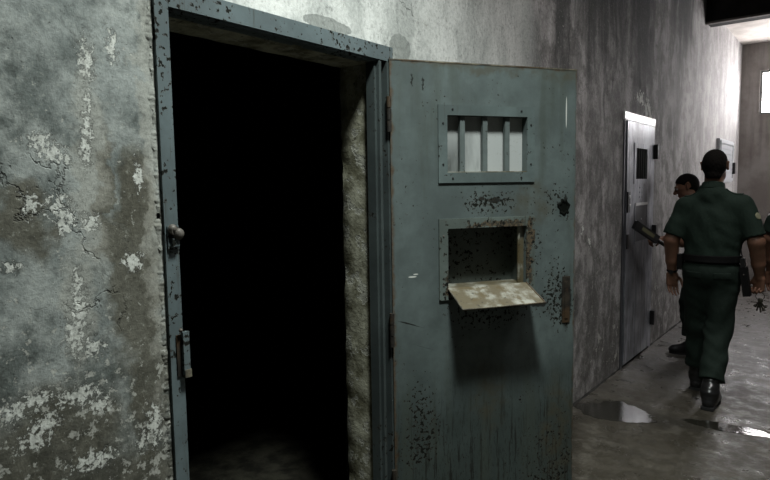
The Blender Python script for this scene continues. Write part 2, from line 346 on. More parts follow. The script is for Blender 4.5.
M = dict(
    wall=wall_mat(), floor=floor_mat(), reveal=reveal_mat(),
    cell=plaster('soot_black_plaster', (.012, .012, .011), (.030, .029, .025)),  # shade of the unlit cell put into the base colour
    cellfloor=plaster('grimy_cell_floor', (.008, .0075, .005), (.034, .032, .023), 9, .9, False),  # floor colour darkened to carry the shade inside the cell
    farwall=plaster('brown_grey_plaster', (.135, .12, .11), (.20, .185, .175), 2.2, .3),
    ceil=plaster('cream_ceiling', (.40, .37, .34), (.55, .51, .48), 3, .2, False),
    dark=plaster('black_painted_concrete', (.016, .016, .015), (.036, .035, .032), 3, .2, False),  # unlit look of the beam put into the base colour
    other=plaster('grey_plaster', (.12, .125, .12), (.22, .225, .215)),
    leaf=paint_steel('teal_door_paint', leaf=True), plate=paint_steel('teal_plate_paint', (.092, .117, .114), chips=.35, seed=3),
    hatch=paint_steel('rusted_hatch_paint', (.095, .115, .104), chips=1.3, dirt=1.2, seed=6),
    frame=paint_steel('teal_frame_paint', (.098, .125, .130), chips=2.0, dirt=1, seed=9),
    channel=paint_steel('dark_frame_paint', (.045, .056, .055), chips=.6, seed=11),  # darker copy of the frame paint, shade of the jamb put in
    bar=paint_steel('bar_paint', (.10, .12, .116), chips=.8, seed=14),
    rusty=rusty(), blackrust=rusty('black_rust', (.010, .009, .008), (.035, .028, .02)), flap=flap_mat(),
    channel2=simple('dark_blue_steel', (.07, .072, .08), .45, .4, .3, 12), inner=paint_steel('tray_interior_paint', (.085, .10, .09), chips=1.6, seed=17),
    steel=brushed(), pane=glass_mat(),
    bolt=simple('worn_bolt_steel', (.09, .08, .068), .6, .2, .6, 120, .6), darkmetal=simple('dark_metal', (.02, .02, .02), .4, .3),
    lightsteel=simple('pale_enamel', (.62, .62, .62), .35, .1, .1), panel=simple('pale_grey_enamel', (.42, .43, .45), .4, 0, .08),
    void=simple('viewport_black', (.004, .005, .004), .9, spec=.05),
    shirt=cloth('dark_green_shirt', (.0135, .027, .019)), trousers=cloth('dark_green_trousers', (.009, .0175, .0125)),
    black=simple('black_webbing', (.005, .005, .005), .7, 0, .3, 80, .2, .12), boot=simple('black_boot_leather', (.010, .010, .010), .28, 0, .3, 60, .15, .6),
    sole=simple('black_rubber', (.012, .012, .012), .7), skin=skin_mat(), hair=simple('black_hair', (.008, .007, .006), .9, 0, .5, 240, .6, .1),
    patch=simple('gold_patch', (.22, .22, .14), .8, var=.5, scale=120), white=simple('white_thread', (.5, .5, .5), .7), lip=simple('lip_skin', (.22, .09, .065), .5),
    eye=simple('eye_white', (.3, .28, .26), .4), iris=simple('iris_brown', (.03, .015, .008), .15), key=simple('brass_steel_keys', (.07, .065, .05), .35, .6),
    plastic=simple('black_plastic', (.010, .010, .010), .35), sticker=simple('olive_label', (.10, .098, .045), .6),
)

# ================================================================== ROOM
W, YB, YE, ZH, XR = 0.0, -3.4, 10.8, 4.5, 3.1
OY0, OY1, OZ = .966, 1.905, 2.045        # doorway opening
bm = NB()
slab(bm, [YB, OY0, 1.95, YE+.3], [0, OZ, ZH], lambda i, j: i == 1 and j == 0, -.215, 0.0, lambda u, v, t: (t, u, v))
wl = obj('wall_left', bm, M['wall']); tag(wl, kind='structure')
# reveal lining (rough render inside the doorway)
def reveal():
    bm = NB(); rng = random.Random(3)
    n = 60
    # right jamb, facing -y, with an uneven inner edge
    def strip(pf):
        rows = []
        for k in range(n+1):
            rows.append([bm.verts.new(p) for p in pf(k/n)])
        for k in range(n):
            for i in range(len(rows[0])-1):
                bm.faces.new([rows[k][i], rows[k][i+1], rows[k+1][i+1], rows[k+1][i]])
    from mathutils import noise as ns
    def jamb(s):
        z = s*2.035
        e = .010*(ns.noise(Vector((z*9, 3, 1)))+.6*ns.noise(Vector((z*31, 7, 2))))
        return [(-.03, 1.906, z), (-.03, 1.897+.3*e, z), (-.09, 1.895+.5*e*ns.noise(Vector((z*14, 1, 5))), z), (-.15, 1.897+.5*e, z), (-.2+e*.6, 1.90+e*.3, z), (-.216+e, 1.915, z), (-.23, 1.96, z)]
    strip(jamb)
    def soff(s):
        y = .975+s*.93; e = .01*ns.noise(Vector((y*11, 5, 5)))
        return [(-.03, y, 2.046), (-.03, y, 2.036+e), (-.12, y, 2.034), (-.2+e, y, 2.036), (-.22, y, 2.06)]
    strip(soff)
    def jl(s):
        z = s*2.035; e = .015*ns.noise(Vector((z*13, 9, 1)))
        return [(-.03, .965, z), (-.03, .973, z), (-.1, .974+e, z), (-.2, .973+e, z), (-.23, .95, z)]
    strip(jl)
    o = obj('trim_2', bm, M['reveal'], smooth=True); tag(o, kind='structure')
reveal()
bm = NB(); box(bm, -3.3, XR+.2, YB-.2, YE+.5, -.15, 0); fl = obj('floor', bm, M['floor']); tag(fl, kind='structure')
bm = NB(); box(bm, -3.2, -.02, -.3, 3.4, 0.0, .004); o = obj('trim_6', bm, M['cellfloor']); tag(o, kind='structure')
def st(name, m, *b):
    bm = NB(); box(bm, *b); o = obj(name, bm, m); tag(o, kind='structure'); return o
# cell behind the doorway
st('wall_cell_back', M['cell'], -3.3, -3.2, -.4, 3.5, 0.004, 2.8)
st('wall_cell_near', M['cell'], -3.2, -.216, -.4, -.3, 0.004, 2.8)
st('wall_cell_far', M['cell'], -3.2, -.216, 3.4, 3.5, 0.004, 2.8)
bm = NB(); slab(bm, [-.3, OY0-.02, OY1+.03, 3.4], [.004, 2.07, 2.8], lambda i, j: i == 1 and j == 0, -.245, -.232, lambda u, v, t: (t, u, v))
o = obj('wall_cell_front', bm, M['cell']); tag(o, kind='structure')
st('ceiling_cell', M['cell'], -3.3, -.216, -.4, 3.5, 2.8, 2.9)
# corridor
WZ0, WZ1, WX0, WX1 = 2.55, 3.2, .25, 1.35
bm = NB(); slab(bm, [0, WX0, WX1, XR], [0, WZ0, WZ1, ZH], lambda i, j: i == 1 and j == 1, YE, YE+.25, lambda u, v, t: (u, t, v))
o = obj('wall_far', bm, M['farwall']); tag(o, kind='structure')
# right wall, with a tall barred window beyond the beam
SY0, SY1, SZ0, SZ1 = 8.75, 9.75, 1.5, 3.0
bm = NB(); slab(bm, [YB, SY0, SY1, YE], [0, SZ0, SZ1, ZH], lambda i, j: i == 1 and j == 1, XR, XR+.2, lambda u, v, t: (t, u, v))
o = obj('wall_right', bm, M['other']); tag(o, kind='structure')
st('wall_near', M['other'], -.2, XR+.2, YB-.2, YB, 0, ZH)
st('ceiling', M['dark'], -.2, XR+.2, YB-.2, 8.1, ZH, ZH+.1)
st('ceiling_far', M['ceil'], 0, XR, 8.38, YE, 3.615, ZH)
bm = NB(); box(bm, 0, XR, 8.1, 8.38, 3.41, ZH-.001); o = obj('trim_3', bm, M['dark'], bevel=.008); tag(o, kind='structure')
bm = NB(); box(bm, 0, XR, 8.06, 8.12, 3.385, 3.41); o = obj('trim_4', bm, M['farwall']); tag(o, kind='structure')

def window(idx, axes, u0, u1, v0, v1, t, nu, nv, st_, inn):
    e = empty('window_%d' % idx); tag(e, kind='structure')
    bm = NB(); fr = .03
    slab(bm, [u0, u0+fr, u1-fr, u1], [v0, v0+fr, v1-fr, v1], lambda i, j: i == 1 and j == 1, t-.03, t+.03, axes); obj('window_frame', bm, M['other'], e)
    bm = NB()
    for k in range(1, nu):
        u = u0+(u1-u0)*k/nu; slab(bm, [u-.009, u+.009], [v0+fr, v1-fr], lambda i, j: False, t-.02, t+.02, axes)
    for k in range(1, nv):
        v = v0+(v1-v0)*k/nv; slab(bm, [u0+fr, u1-fr], [v-.008, v+.008], lambda i, j: False, t-.0195, t+.0195, axes)
    obj('glazing_bar', bm, M['darkmetal'], e)
    bm = NB(); slab(bm, [u0+.001, u1-.001], [v0+.001, v1-.001], lambda i, j: False, t+inn*.035, t+inn*.04, axes); obj('pane', bm, st_, e)
sky1 = emit('window_daylight_far', (1.0, .975, .985), 44.0); sky2 = emit('window_daylight_side', (1.0, .965, .97), 24.0)
window(1, lambda u, v, t: (u, t, v), WX0, WX1, WZ0, WZ1, YE+.06, 4, 2, sky1, 1)
window(2, lambda u, v, t: (t, u, v), SY0, SY1, SZ0, SZ1, XR+.08, 4, 3, sky2, 1)  # unseen window added to brighten the corridor wall

# low mortar fillet along the foot of the left wall
bm = NB(); n = 140; rows = []
for k in range(n+1):
    y = 1.99+(YE-1.99)*k/n; r = random.uniform(.003, .009)
    rows.append([bm.verts.new(p) for p in ((0, y, r*1.5), (r*.7, y, r*.6), (r*1.8, y, 0))])
for k in range(n):
    for i in range(2): bm.faces.new([rows[k][i], rows[k][i+1], rows[k+1][i+1], rows[k+1][i]])
tag(obj('baseboard_left', bm, M['cell'], smooth=True), kind='structure')

# ------------------------------------------------------------------ doorway frame
fr = empty('trim_1'); tag(fr, kind='structure')
def part(name, m, parent, *boxes, bevel=.002, label=None):
    bm = NB()
    for b in boxes: box(bm, *b)
    o = obj(name, bm, m, parent, bevel=bevel)
    if label: o['label'] = label
    return o
part('frame_jamb', M['frame'], fr, (0, .012, .930, .972, 0, 2.098), (-.05, 0, .966, .975, 0, 2.04))
part('frame_head', M['frame'], fr, (.0005, .0125, .972, 1.982, 2.041, 2.099), (-.05, 0, .984, 1.9, 2.033, 2.041))
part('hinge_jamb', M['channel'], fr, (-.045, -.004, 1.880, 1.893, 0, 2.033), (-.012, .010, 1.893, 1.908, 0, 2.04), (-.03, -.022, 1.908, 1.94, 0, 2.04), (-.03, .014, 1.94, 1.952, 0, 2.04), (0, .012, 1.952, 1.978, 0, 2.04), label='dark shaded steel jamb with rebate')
# flaking render ridge along the left jamb
bm = NB(); n = 700; rows = []
from mathutils import noise as ns
for k in range(n+1):
    z = 2.3*k/n; w = .002+.012*max(0, ns.noise(Vector((1, 2, z*17)))+.25)+.006*ns.noise(Vector((5, 2, z*75))); h = .5*max(.0, .004+.010*ns.noise(Vector((4, 4, z*33)))+.005*ns.noise(Vector((4, 9, z*130))))
    rows.append([bm.verts.new(p) for p in ((-.002, .917-w*1.4, z), (h*.7, .920-w, z), (h, .9235+w*.25, z), (-.002, .926+w*.25, z))])
for k in range(n):
    for i in range(3): bm.faces.new([rows[k][i], rows[k][i+1], rows[k+1][i+1], rows[k+1][i]])
tag(obj('trim_5', bm, M['wall'], smooth=True), kind='structure')

# slide bolt keeper on left jamb
k = empty('bolt_knob', (.012, .957, 1.422)); k.scale = (1.35, 1.35, 1.35); tag(k, 'small round worn steel bolt knob on the left jamb of the open doorway', 'door bolt')
bm = NB(); cyl(bm, (0, -.006, .006), (.012, -.003, .004), .010, .0095, 14); ball(bm, (.010, .005, -.003), .0115, 1, 1, 1.1, n=14); ball(bm, (.006, -.006, .008), .010, n=12); obj('knob', bm, M['bolt'], k, smooth=True)
bm = NB(); box(bm, 0, .004, -.016, .010, -.035, .014); box(bm, .004, .012, -.010, .006, -.028, -.012); obj('backing_plate', bm, M['frame'], k, bevel=.0015)
k = empty('jamb_keeper', (.012, .966, 1.08)); tag(k, 'narrow rusted steel keeper bar bolted low on the left jamb of the open doorway', 'door keeper')
bm = NB(); box(bm, .004, .016, -.004, .016, -.066, .058); obj('keeper_bar', bm, M['frame'], k, bevel=.003)
bm = NB(); ball(bm, (.012, -.008, .064), .006, n=10); obj('bolt_head', bm, M['bolt'], k, smooth=True)
bm = NB(); box(bm, -.001, .018, -.003, .018, -.075, -.052); obj('rusted_foot', bm, M['rusty'], k, bevel=.002)['label'] = 'red-brown rusted foot'
bm = NB(); box(bm, -.0005, .004, -.018, -.004, -.07, .05); obj('backing_plate', bm, M['blackrust'], k)

# ================================================================== OPEN CELL DOOR
D = empty('door_1', (.022, 1.952, 0), R_(57.5))
tag(D, 'heavy teal-grey steel cell door standing open, with barred window and food hatch', 'door', kind='structure')
U0, U1 = .246, .63; TH = .045
ax = lambda u, v, t: (u, t, v)
bm = NB(); slab(bm, [-.004, U0, U1, .888], [.02, 1.10, 1.36, 1.596, 1.834, 2.048], lambda i, j: i == 1 and j in (1, 3), 0, TH, ax)
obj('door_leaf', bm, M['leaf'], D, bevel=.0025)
# window plate
wf = None
bm = NB(); slab(bm, [.205, U0, U1, .667], [1.553, 1.596, 1.834, 1.876], lambda i, j: i == 1 and j == 1, -.007, 0.0, ax)
wf = obj('window_plate', bm, M['plate'], D, bevel=.0015)
bm = NB()
for (u, v) in [(.226, 1.80), (.226, 1.63), (.648, 1.80), (.648, 1.63), (.27, 1.858), (.60, 1.858), (.27, 1.572), (.60, 1.572)]: cyl(bm, (u, -.007, v), (u, -.010, v), .0045, .0035, 10)
obj('rivet', bm, M['darkmetal'], wf)
for u in (.322, .43, .538):
    bm = NB(); box(bm, u-.011, u+.011, .006, .024, 1.59, 1.84); obj('window_bar', bm, M['bar'], D, bevel=.003)
bm = NB(); box(bm, U0-.01, U1+.01, .036, .040, 1.586, 1.844); obj('window_pane', bm, M['pane'], D)['label'] = 'dirty frosted pane'
bm = NB(); box(bm, U0+.001, U1-.001, -.003, .036, 1.5955, 1.600); obj('window_sill', bm, M['flap'], D, bevel=.001)['label'] = 'worn pale ledge'
# hatch
bm = NB(); slab(bm, [.205, U0, U1, .672], [1.056, 1.10, 1.36, 1.402], lambda i, j: i == 1 and j == 1, -.008, 0.0, ax)
# cut away the lower right where the flap hangs (plate bottom is notched)
hf = obj('hatch_plate', bm, M['hatch'], D, bevel=.0015)
bm = NB()
for (u, v) in [(.225, 1.33), (.225, 1.12)]: cyl(bm, (u, -.008, v), (u, -.011, v), .0045, .0035, 10)
obj('rivet', bm, M['bolt'], hf)
bm = NB(); slab(bm, [U0-.008, U0, U1, U1+.008], [1.092, 1.10, 1.36, 1.368], lambda i, j: i == 1 and j == 1, TH, .125, ax)
box(bm, U0-.008, U1+.008, .120, .125, 1.092, 1.368); obj('tray_box', bm, M['inner'], D)
bm = NB(); box(bm, .598, .606, .012, .022, 1.10, 1.36); box(bm, .606, U1, .02, .026, 1.10, 1.36); obj('inner_stop', bm, M['flap'], D, bevel=.001)['label'] = 'pale worn vertical stop'
bm = NB(); box(bm, U0, U1, .0, .118, 1.100, 1.104); obj('tray_floor', bm, M['flap'], D)
# fold-down flap
FO, FD = .148, .066
bm = NB()
pr = [(U0+.0, -.003, 1.106), (U1-.0, -.003, 1.106), (U1+.002, -FO, 1.106-FD), (U0-.002, -FO, 1.106-FD)]
nn = Vector((0, FD, -FO)).normalized()*.005
a = [bm.verts.new(p) for p in pr]; b = [bm.verts.new(Vector(p)+nn) for p in pr]
bm.faces.new(a); bm.faces.new(b[::-1])
for i in range(4): bm.faces.new([a[i], a[(i+1) % 4], b[(i+1) % 4], b[i]])
fp = obj('hatch_flap', bm, M['flap'], D, bevel=.001); fp['label'] = 'fold-down flap with worn bare steel'
bm = NB(); cyl(bm, (U0+.01, -.004, 1.100), (U1-.01, -.004, 1.100), .005, n=10); obj('flap_hinge', bm, M['rusty'], fp, smooth=True)
bm = NB(); lip = .004
for (p, q) in ((pr[2], pr[3]), (pr[1], pr[2]), (pr[0], pr[3])): cyl(bm, Vector(p)+Vector((0, 0, .001)), Vector(q)+Vector((0, 0, .001)), .003, n=8)
obj('flap_rim', bm, M['rusty'], fp, smooth=True)
# weld-on catch under the flap
bm = NB(); slab(bm, [.40, .404, .476, .48], [.985, .989, 1.021, 1.025], lambda i, j: i == 1 and j == 1, -.002, 0, ax); obj('catch_plate', bm, M['leaf'], D)
# lock slot, strike and broken lock hole
bm = NB(); box(bm, .822, .862, -.004, 0, .905, 1.12); lk = obj('lock_plate', bm, M['blackrust'], D, bevel=.0015); lk['label'] = 'black rusted lock strip'
bm = NB(); box(bm, .834, .850, -.007, -.003, .925, 1.095); obj('lock_slot', bm, M['blackrust'], lk, bevel=.001)
bm = NB(); rngs = []; 
for (r, yy) in ((.031, -.0005), (.026, -.004), (.020, -.003), (.018, -.0006)):
    rngs.append([bm.verts.new((.826+r*math.cos(t*math.pi/9)*(1+.25*math.sin(t*1.7)), yy, 1.436+r*1.2*math.sin(t*math.pi/9)*(1+.2*math.cos(t*2.3)))) for t in range(18)])
for q in range(3):
    for i in range(18): bm.faces.new([rngs[q][i], rngs[q][(i+1) % 18], rngs[q+1][(i+1) % 18], rngs[q+1][i]])
bm.faces.new(rngs[3]); obj('keyhole', bm, M['void'], D, smooth=True)['label'] = 'jagged black keyhole'
for zc in (1.83, .95, .28):
    bm = NB()
    for q in range(3): cyl(bm, (-.012, -.010, zc-.07+q*.048), (-.012, -.010, zc-.026+q*.048), .010, n=14)
    obj('hinge', bm, M['blackrust'], D, smooth=True)
bm = NB(); box(bm, -.006, .89, -.0015, .047, 2.046, 2.051); obj('top_edge', bm, M['rusty'], D, bevel=.001)['label'] = 'rusted top edge'

# ================================================================== FAR CELL DOOR
F = empty('door_2', (0, -.02, 0)); F.scale = (.45, 1, 1); tag(F, 'closed grey-blue steel cell door further down the corridor wall', 'door', kind='structure')
Y0, Y1 = 5.09, 5.93
part('door_leaf', M['steel'], F, (.012, .05, Y0+.012, Y1-.03, .03, 2.045), bevel=.003)
part('frame_jamb', M['channel2'], F, (0, .022, Y0-.03, Y0+.012, 0, 2.06), bevel=.002)  # shadow line along the left door edge put into a darker jamb
part('frame_jamb', M['steel'], F, (0, .022, Y1-.03, Y1+.03, 0, 2.06), bevel=.002)
part('frame_head', M['lightsteel'], F, (0, .03, Y0-.035, Y1+.03, 2.052, 2.115), bevel=.002, label='pale lintel strip')  # highlight of the top-lit lintel put into pale enamel
bm = NB(); slab(bm, [5.285, 5.335, 5.665, 5.715], [1.535, 1.575, 1.835, 1.875], lambda i, j: i == 1 and j == 1, .05, .062, lambda u, v, t: (t, u, v))
vf = obj('viewport_frame', bm, M['steel'], F, bevel=.002)
bm = NB(); box(bm, .0505, .053, 5.335, 5.665, 1.575, 1.835); obj('viewport_glass', bm, M['void'], vf)
bm = NB()
for q in range(1, 5): cyl(bm, (.056, 5.335+q*.066, 1.575), (.056, 5.335+q*.066, 1.835), .006, n=8)
obj('viewport_bar', bm, M['void'], vf, smooth=True)
bm = NB()
for q, zc in enumerate((1.50, 1.46, 1.42)): box(bm, .05, .056, 5.46, 5.60, zc-.006, zc+.008)
obj('louvre', bm, M['steel'], F, bevel=.002)
bm = NB(); slab(bm, [5.33, 5.35, 5.69, 5.71], [1.02, 1.04, 1.345, 1.37], lambda i, j: i == 1 and j == 1, .05, .058, lambda u, v, t: (t, u, v)); hh = obj('hatch_door', bm, M['steel'], F, bevel=.002)
bm = NB(); box(bm, .05, .053, 5.35, 5.69, 1.04, 1.345); obj('hatch_panel', bm, M['channel2'], hh, bevel=.001)
bm = NB(); box(bm, .053, .070, 5.34, 5.70, 1.350, 1.372); obj('hatch_lip', bm, M['lightsteel'], hh, bevel=.001)['label'] = 'bright top lip'  # lit top edge of the hatch put in as a pale bar
bm = NB(); ball(bm, (.058, 5.52, 1.23), .009); obj('hatch_knob', bm, M['lightsteel'], hh, smooth=True)
lk = part('lock', M['darkmetal'], F, (.05, .075, 5.11, 5.165, 1.30, 1.47), bevel=.004)
bm = NB(); ball(bm, (.083, 5.14, 1.43), .014); ball(bm, (.08, 5.155, 1.36), .012); cyl(bm, (.06, 5.14, 1.43), (.083, 5.14, 1.43), .006); obj('lock_knob', bm, M['lightsteel'], lk, smooth=True)
part('bolt', M['darkmetal'], F, (.05, .07, 5.115, 5.16, 1.00, 1.12), bevel=.003)
for zc in (1.82, 1.09, .29):
    part('hinge', M['darkmetal'], F, (.022, .13, Y1-.045, Y1+.02, zc-.065, zc+.065), bevel=.004)

# pale panel on the wall near the far corner
B = empty('wall_cabinet', (0, 9.5, 1.95)); tag(B, 'pale grey flat metal cabinet hung on the bright wall near the far corner', 'wall cabinet')
bm = NB(); box(bm, 0.0, .04, -.53, .5, -.42, .16); obj('cabinet_body', bm, M['panel'], B, bevel=.004)
bm = NB(); slab(bm, [-.51, -.46, .43, .48], [-.40, -.36, .10, .14], lambda i, j: i == 1 and j == 1, .05, .058, lambda u, v, t: (t, u, v)); dd = obj('cabinet_door', bm, M['panel'], B, bevel=.002)
bm = NB()
for q in range(7): box(bm, .05, .054, -.44, .41, -.34+q*.062, -.31+q*.062)
obj('vent_louvre', bm, M['panel'], dd)
bm = NB(); box(bm, .05, .085, .43, .49, -.30, -.14); obj('handle', bm, M['darkmetal'], B, bevel=.004)

# puddles
def puddle(name, label, cx, cy, rx, ry, rot, seed, group='shallow puddles on the concrete corridor floor'):
    bm = NB(); n = 90; ring = []; inner = []
    for i in range(n):
        t = 2*math.pi*i/n
        q = 1+.38*ns.noise(Vector((math.cos(t)*1.4+seed, math.sin(t)*1.4, seed)))+.22*ns.noise(Vector((math.cos(t)*5+seed, math.sin(t)*5, seed)))
        x = rx*q*math.cos(t); y = ry*q*math.sin(t)
        X = cx+x*math.cos(rot)-y*math.sin(rot); Y = cy+x*math.sin(rot)+y*math.cos(rot)
        X = max(X, .004)
        ring.append(bm.verts.new((X, Y, .0003))); inner.append(bm.verts.new((cx+(X-cx)*.97, cy+(Y-cy)*.97, .0016)))
    for i in range(n): bm.faces.new([ring[i], ring[(i+1) % n], inner[(i+1) % n], inner[i]])
    bm.faces.new(inner); bm.faces.new(ring[::-1])
    o = obj(name, bm, PM); tag(o, label, 'puddle', group); return o
t = T('standing_water'); nz = t.noise(42, 3, .6); n2 = t.noise(9, 3); t.bump(t.math('ADD', nz, n2), .22, .004)
PM = t.fin((.018, .017, .013), .04, 0, .9)
puddle('puddle', 'wide dark puddle at the foot of the wall just past the open door', .27, 4.08, .27, .17, .1, 1.3)
puddle('puddle', 'long thin puddle shining behind the heels of the nearest guard', .93, 4.20, .27, .065, .05, 5.1)

# ================================================================== PEOPLE (implicit surfaces)
def vn(a): a = np.asarray(a, float); return a/np.linalg.norm(a)
class RC:   # round cone a->b, optional y scale about a, optional half-space cuts
    def __init__(s, a, b, ra, rb, k=.02, ys=1.0, cut=None):
        s.a = np.array(a, float); s.b = np.array(b, float); s.ra, s.rb, s.k, s.ys, s.cut = ra, rb, k, ys, cut
        m = max(ra, rb); s.lo = np.minimum(s.a, s.b)-m; s.hi = np.maximum(s.a, s.b)+m
    def d(s, X, Y, Z):
        a, b = s.a, s.b; px, py, pz = X-a[0], (Y-a[1])/s.ys, Z-a[2]
        bx, by, bz = b[0]-a[0], (b[1]-a[1])/s.ys, b[2]-a[2]; L2 = bx*bx+by*by+bz*bz+1e-9
        h = np.clip((px*bx+py*by+pz*bz)/L2, 0, 1)
        d = np.sqrt((px-h*bx)**2+(py-h*by)**2+(pz-h*bz)**2)-(s.ra+(s.rb-s.ra)*h)
        d = d*min(1, s.ys)
        if s.cut is not None:
            c, n = s.cut; d = np.maximum(d, (X-c[0])*n[0]+(Y-c[1])*n[1]+(Z-c[2])*n[2])
        return d
class EL:
    def __init__(s, c, r, k=.03):
        s.c = np.array(c, float); s.r = np.array(r, float); s.k = k; s.lo = s.c-s.r; s.hi = s.c+s.r
    def d(s, X, Y, Z):
        x, y, z = (X-s.c[0])/s.r[0], (Y-s.c[1])/s.r[1], (Z-s.c[2])/s.r[2]
        k0 = np.sqrt(x*x+y*y+z*z)+1e-9; k1 = np.sqrt((x/s.r[0])**2+(y/s.r[1])**2+(z/s.r[2])**2)+1e-9
        return k0*(k0-1)/k1
class BX:
    def __init__(s, c, h, r=.01, k=.005, ax=None):
        s.c = np.array(c, float); s.h = np.array(h, float); s.r = r; s.k = k
        s.A = np.eye(3) if ax is None else np.array([vn(v) for v in ax])
        m = np.linalg.norm(s.h); s.lo = s.c-m; s.hi = s.c+m
    def d(s, X, Y, Z):
        p = [X-s.c[0], Y-s.c[1], Z-s.c[2]]
        q = [np.abs(s.A[i][0]*p[0]+s.A[i][1]*p[1]+s.A[i][2]*p[2])-(s.h[i]-s.r) for i in range(3)]
        return np.sqrt(sum(np.maximum(v, 0)**2 for v in q))+np.minimum(np.maximum(np.maximum(q[0], q[1]), q[2]), 0)-s.r
def field(prims, res, lo=None, hi=None, pad=.03):
    lo = np.min([p.lo for p in prims], 0)-pad if lo is None else np.array(lo, float)
    hi = np.max([p.hi for p in prims], 0)+pad if hi is None else np.array(hi, float)
    n = np.ceil((hi-lo)/res).astype(int)+1
    V = np.full(n, .06, np.float32)
    ax = [lo[i]+res*np.arange(n[i]) for i in range(3)]
    for p in prims:
        m = .05+p.k
        i0 = [max(0, int((p.lo[i]-m-lo[i])/res)) for i in range(3)]; i1 = [min(n[i], int((p.hi[i]+m-lo[i])/res)+2) for i in range(3)]
        if any(i1[i] <= i0[i] for i in range(3)): continue
        sl = tuple(slice(i0[i], i1[i]) for i in range(3))
        X = ax[0][sl[0]][:, None, None]; Y = ax[1][sl[1]][None, :, None]; Z = ax[2][sl[2]][None, None, :]
        d = p.d(X, Y, Z); v = V[sl]; k = p.k
        h = np.clip(.5+.5*(v-d)/k, 0, 1); V[sl] = v*(1-h)+d*h-k*h*(1-h)
    return V, ax, lo
def G(ax): return ax[0][:, None, None], ax[1][None, :, None], ax[2][None, None, :]
def nets(V, lo, res):
    s = V < 0; nx, ny, nz = V.shape
    cnt = np.zeros((nx-1, ny-1, nz-1), np.uint8)
    for i in (0, 1):
        for j in (0, 1):
            for k in (0, 1): cnt += s[i:nx-1+i, j:ny-1+j, k:nz-1+k]
    act = (cnt > 0) & (cnt < 8); I = np.argwhere(act); idx = -np.ones(act.shape, np.int64); idx[act] = np.arange(len(I))
    P = np.zeros((len(I), 3)); W_ = np.zeros(len(I))
    cs = [(i, j, k) for i in (0, 1) for j in (0, 1) for k in (0, 1)]
    for a in cs:
        for b in cs:
            if a < b and sum(abs(a[q]-b[q]) for q in range(3)) == 1:
                va = V[I[:, 0]+a[0], I[:, 1]+a[1], I[:, 2]+a[2]]; vb = V[I[:, 0]+b[0], I[:, 1]+b[1], I[:, 2]+b[2]]
                m = (va < 0) != (vb < 0); t = np.where(m, va/np.where(m, va-vb, 1), 0)
                P[m] += (np.array(a)+(np.array(b)-np.array(a))*t[:, None])[m]; W_[m] += 1
    P = lo+res*(I+P/W_[:, None]); F = []
    for q in range(3):
        sl0 = [slice(None)]*3; sl1 = [slice(None)]*3; sl0[q] = slice(0, -1); sl1[q] = slice(1, None)
        e = s[tuple(sl0)] != s[tuple(sl1)]; E = np.argwhere(e); u, w = (q+1) % 3, (q+2) % 3
        sh = act.shape
        ok = (E[:, u] > 0) & (E[:, w] > 0) & (E[:, u] < sh[u]) & (E[:, w] < sh[w]); E = E[ok]
        def at(du, dw):
            J = E.copy(); J[:, u] += du; J[:, w] += dw; return idx[J[:, 0], J[:, 1], J[:, 2]]
        quad = np.stack([at(-1, -1), at(0, -1), at(0, 0), at(-1, 0)], 1)
        ins = s[E[:, 0], E[:, 1], E[:, 2]]; quad[~ins] = quad[~ins][:, ::-1]; F.append(quad)
    F = np.concatenate(F); F = F[(F >= 0).all(1)]
    return P, F
def mesh_obj(name, V, lo, res, m, parent, label=None):
    P, F = nets(V, lo, res)
    me = bpy.data.meshes.new(name); me.from_pydata(P.tolist(), [], F.tolist()); me.materials.append(m)
    me.polygons.foreach_set('use_smooth', np.ones(len(F), bool)); me.update()
    o = bpy.data.objects.new(name, me); C.objects.link(o); o.parent = parent
    if label: o['label'] = label
    return o
def folds(X, Y, Z, a, s=0.0):
    return a*(np.sin(31*Z+9*np.sin(7*X+s)+6*Y)*.5+np.sin(23*X+17*Z+5*np.sin(11*Y+s))*.35+np.sin(52*Z-21*X+4*np.sin(19*X+s+9*Z))*.3)

def hand(prims, w, d, m, th, curl=.35, spread=1.0, sc=1.0):
    """w wrist, d hand direction, m palm-facing normal, th thumb side"""
    w = np.array(w, float); d = vn(d); m = vn(np.array(m)-np.dot(m, d)*d); th = vn(np.array(th)-np.dot(th, d)*d-np.dot(th, m)*m)
    A = (th, m, d)
    prims.append(BX(w+d*.052*sc, (.038*sc, .0145*sc, .046*sc), .013, .018, A))
    prims.append(RC(w+d*.01+th*.012, w+d*.045*sc+th*.028*sc+m*.010, .017, .015, .012))
    for q, (o, L, c) in enumerate([(.028, .074, .9), (.0095, .082, 1.0), (-.0095, .077, 1.08), (-.027, .060, 1.18)]):
        p = w+d*.088*sc+th*o*sc; ang = .12; dirv = d+th*o*1.6*spread
        rr = .0088 if q < 3 else .0076
        for s_, f_ in enumerate((.45, .31, .26)):
            ang += curl*c*(.75 if s_ == 0 else 1.0)
            v = vn(dirv)*math.cos(ang)+m*math.sin(ang); e = p+v*L*f_*sc
            prims.append(RC(p, e, rr*(1-.08*s_), rr*(1-.08*(s_+1)), .003 if s_ else .006)); p = e
    p = w+d*.028*sc+th*.030*sc; v = vn(d*.75+th*.62+m*.30); e = p+v*.036*sc; prims.append(RC(p, e, .0125, .0105, .009))
    v2 = vn(d*.92+th*.18+m*(.25+curl*.7)); e2 = e+v2*.030*sc; prims.append(RC(e, e2, .0105, .0095, .004))
    v3 = vn(d*.9+m*(.35+curl*.9)); prims.append(RC(e2, e2+v3*.022*sc, .0095, .0082, .004))
    return w+d*.088*sc

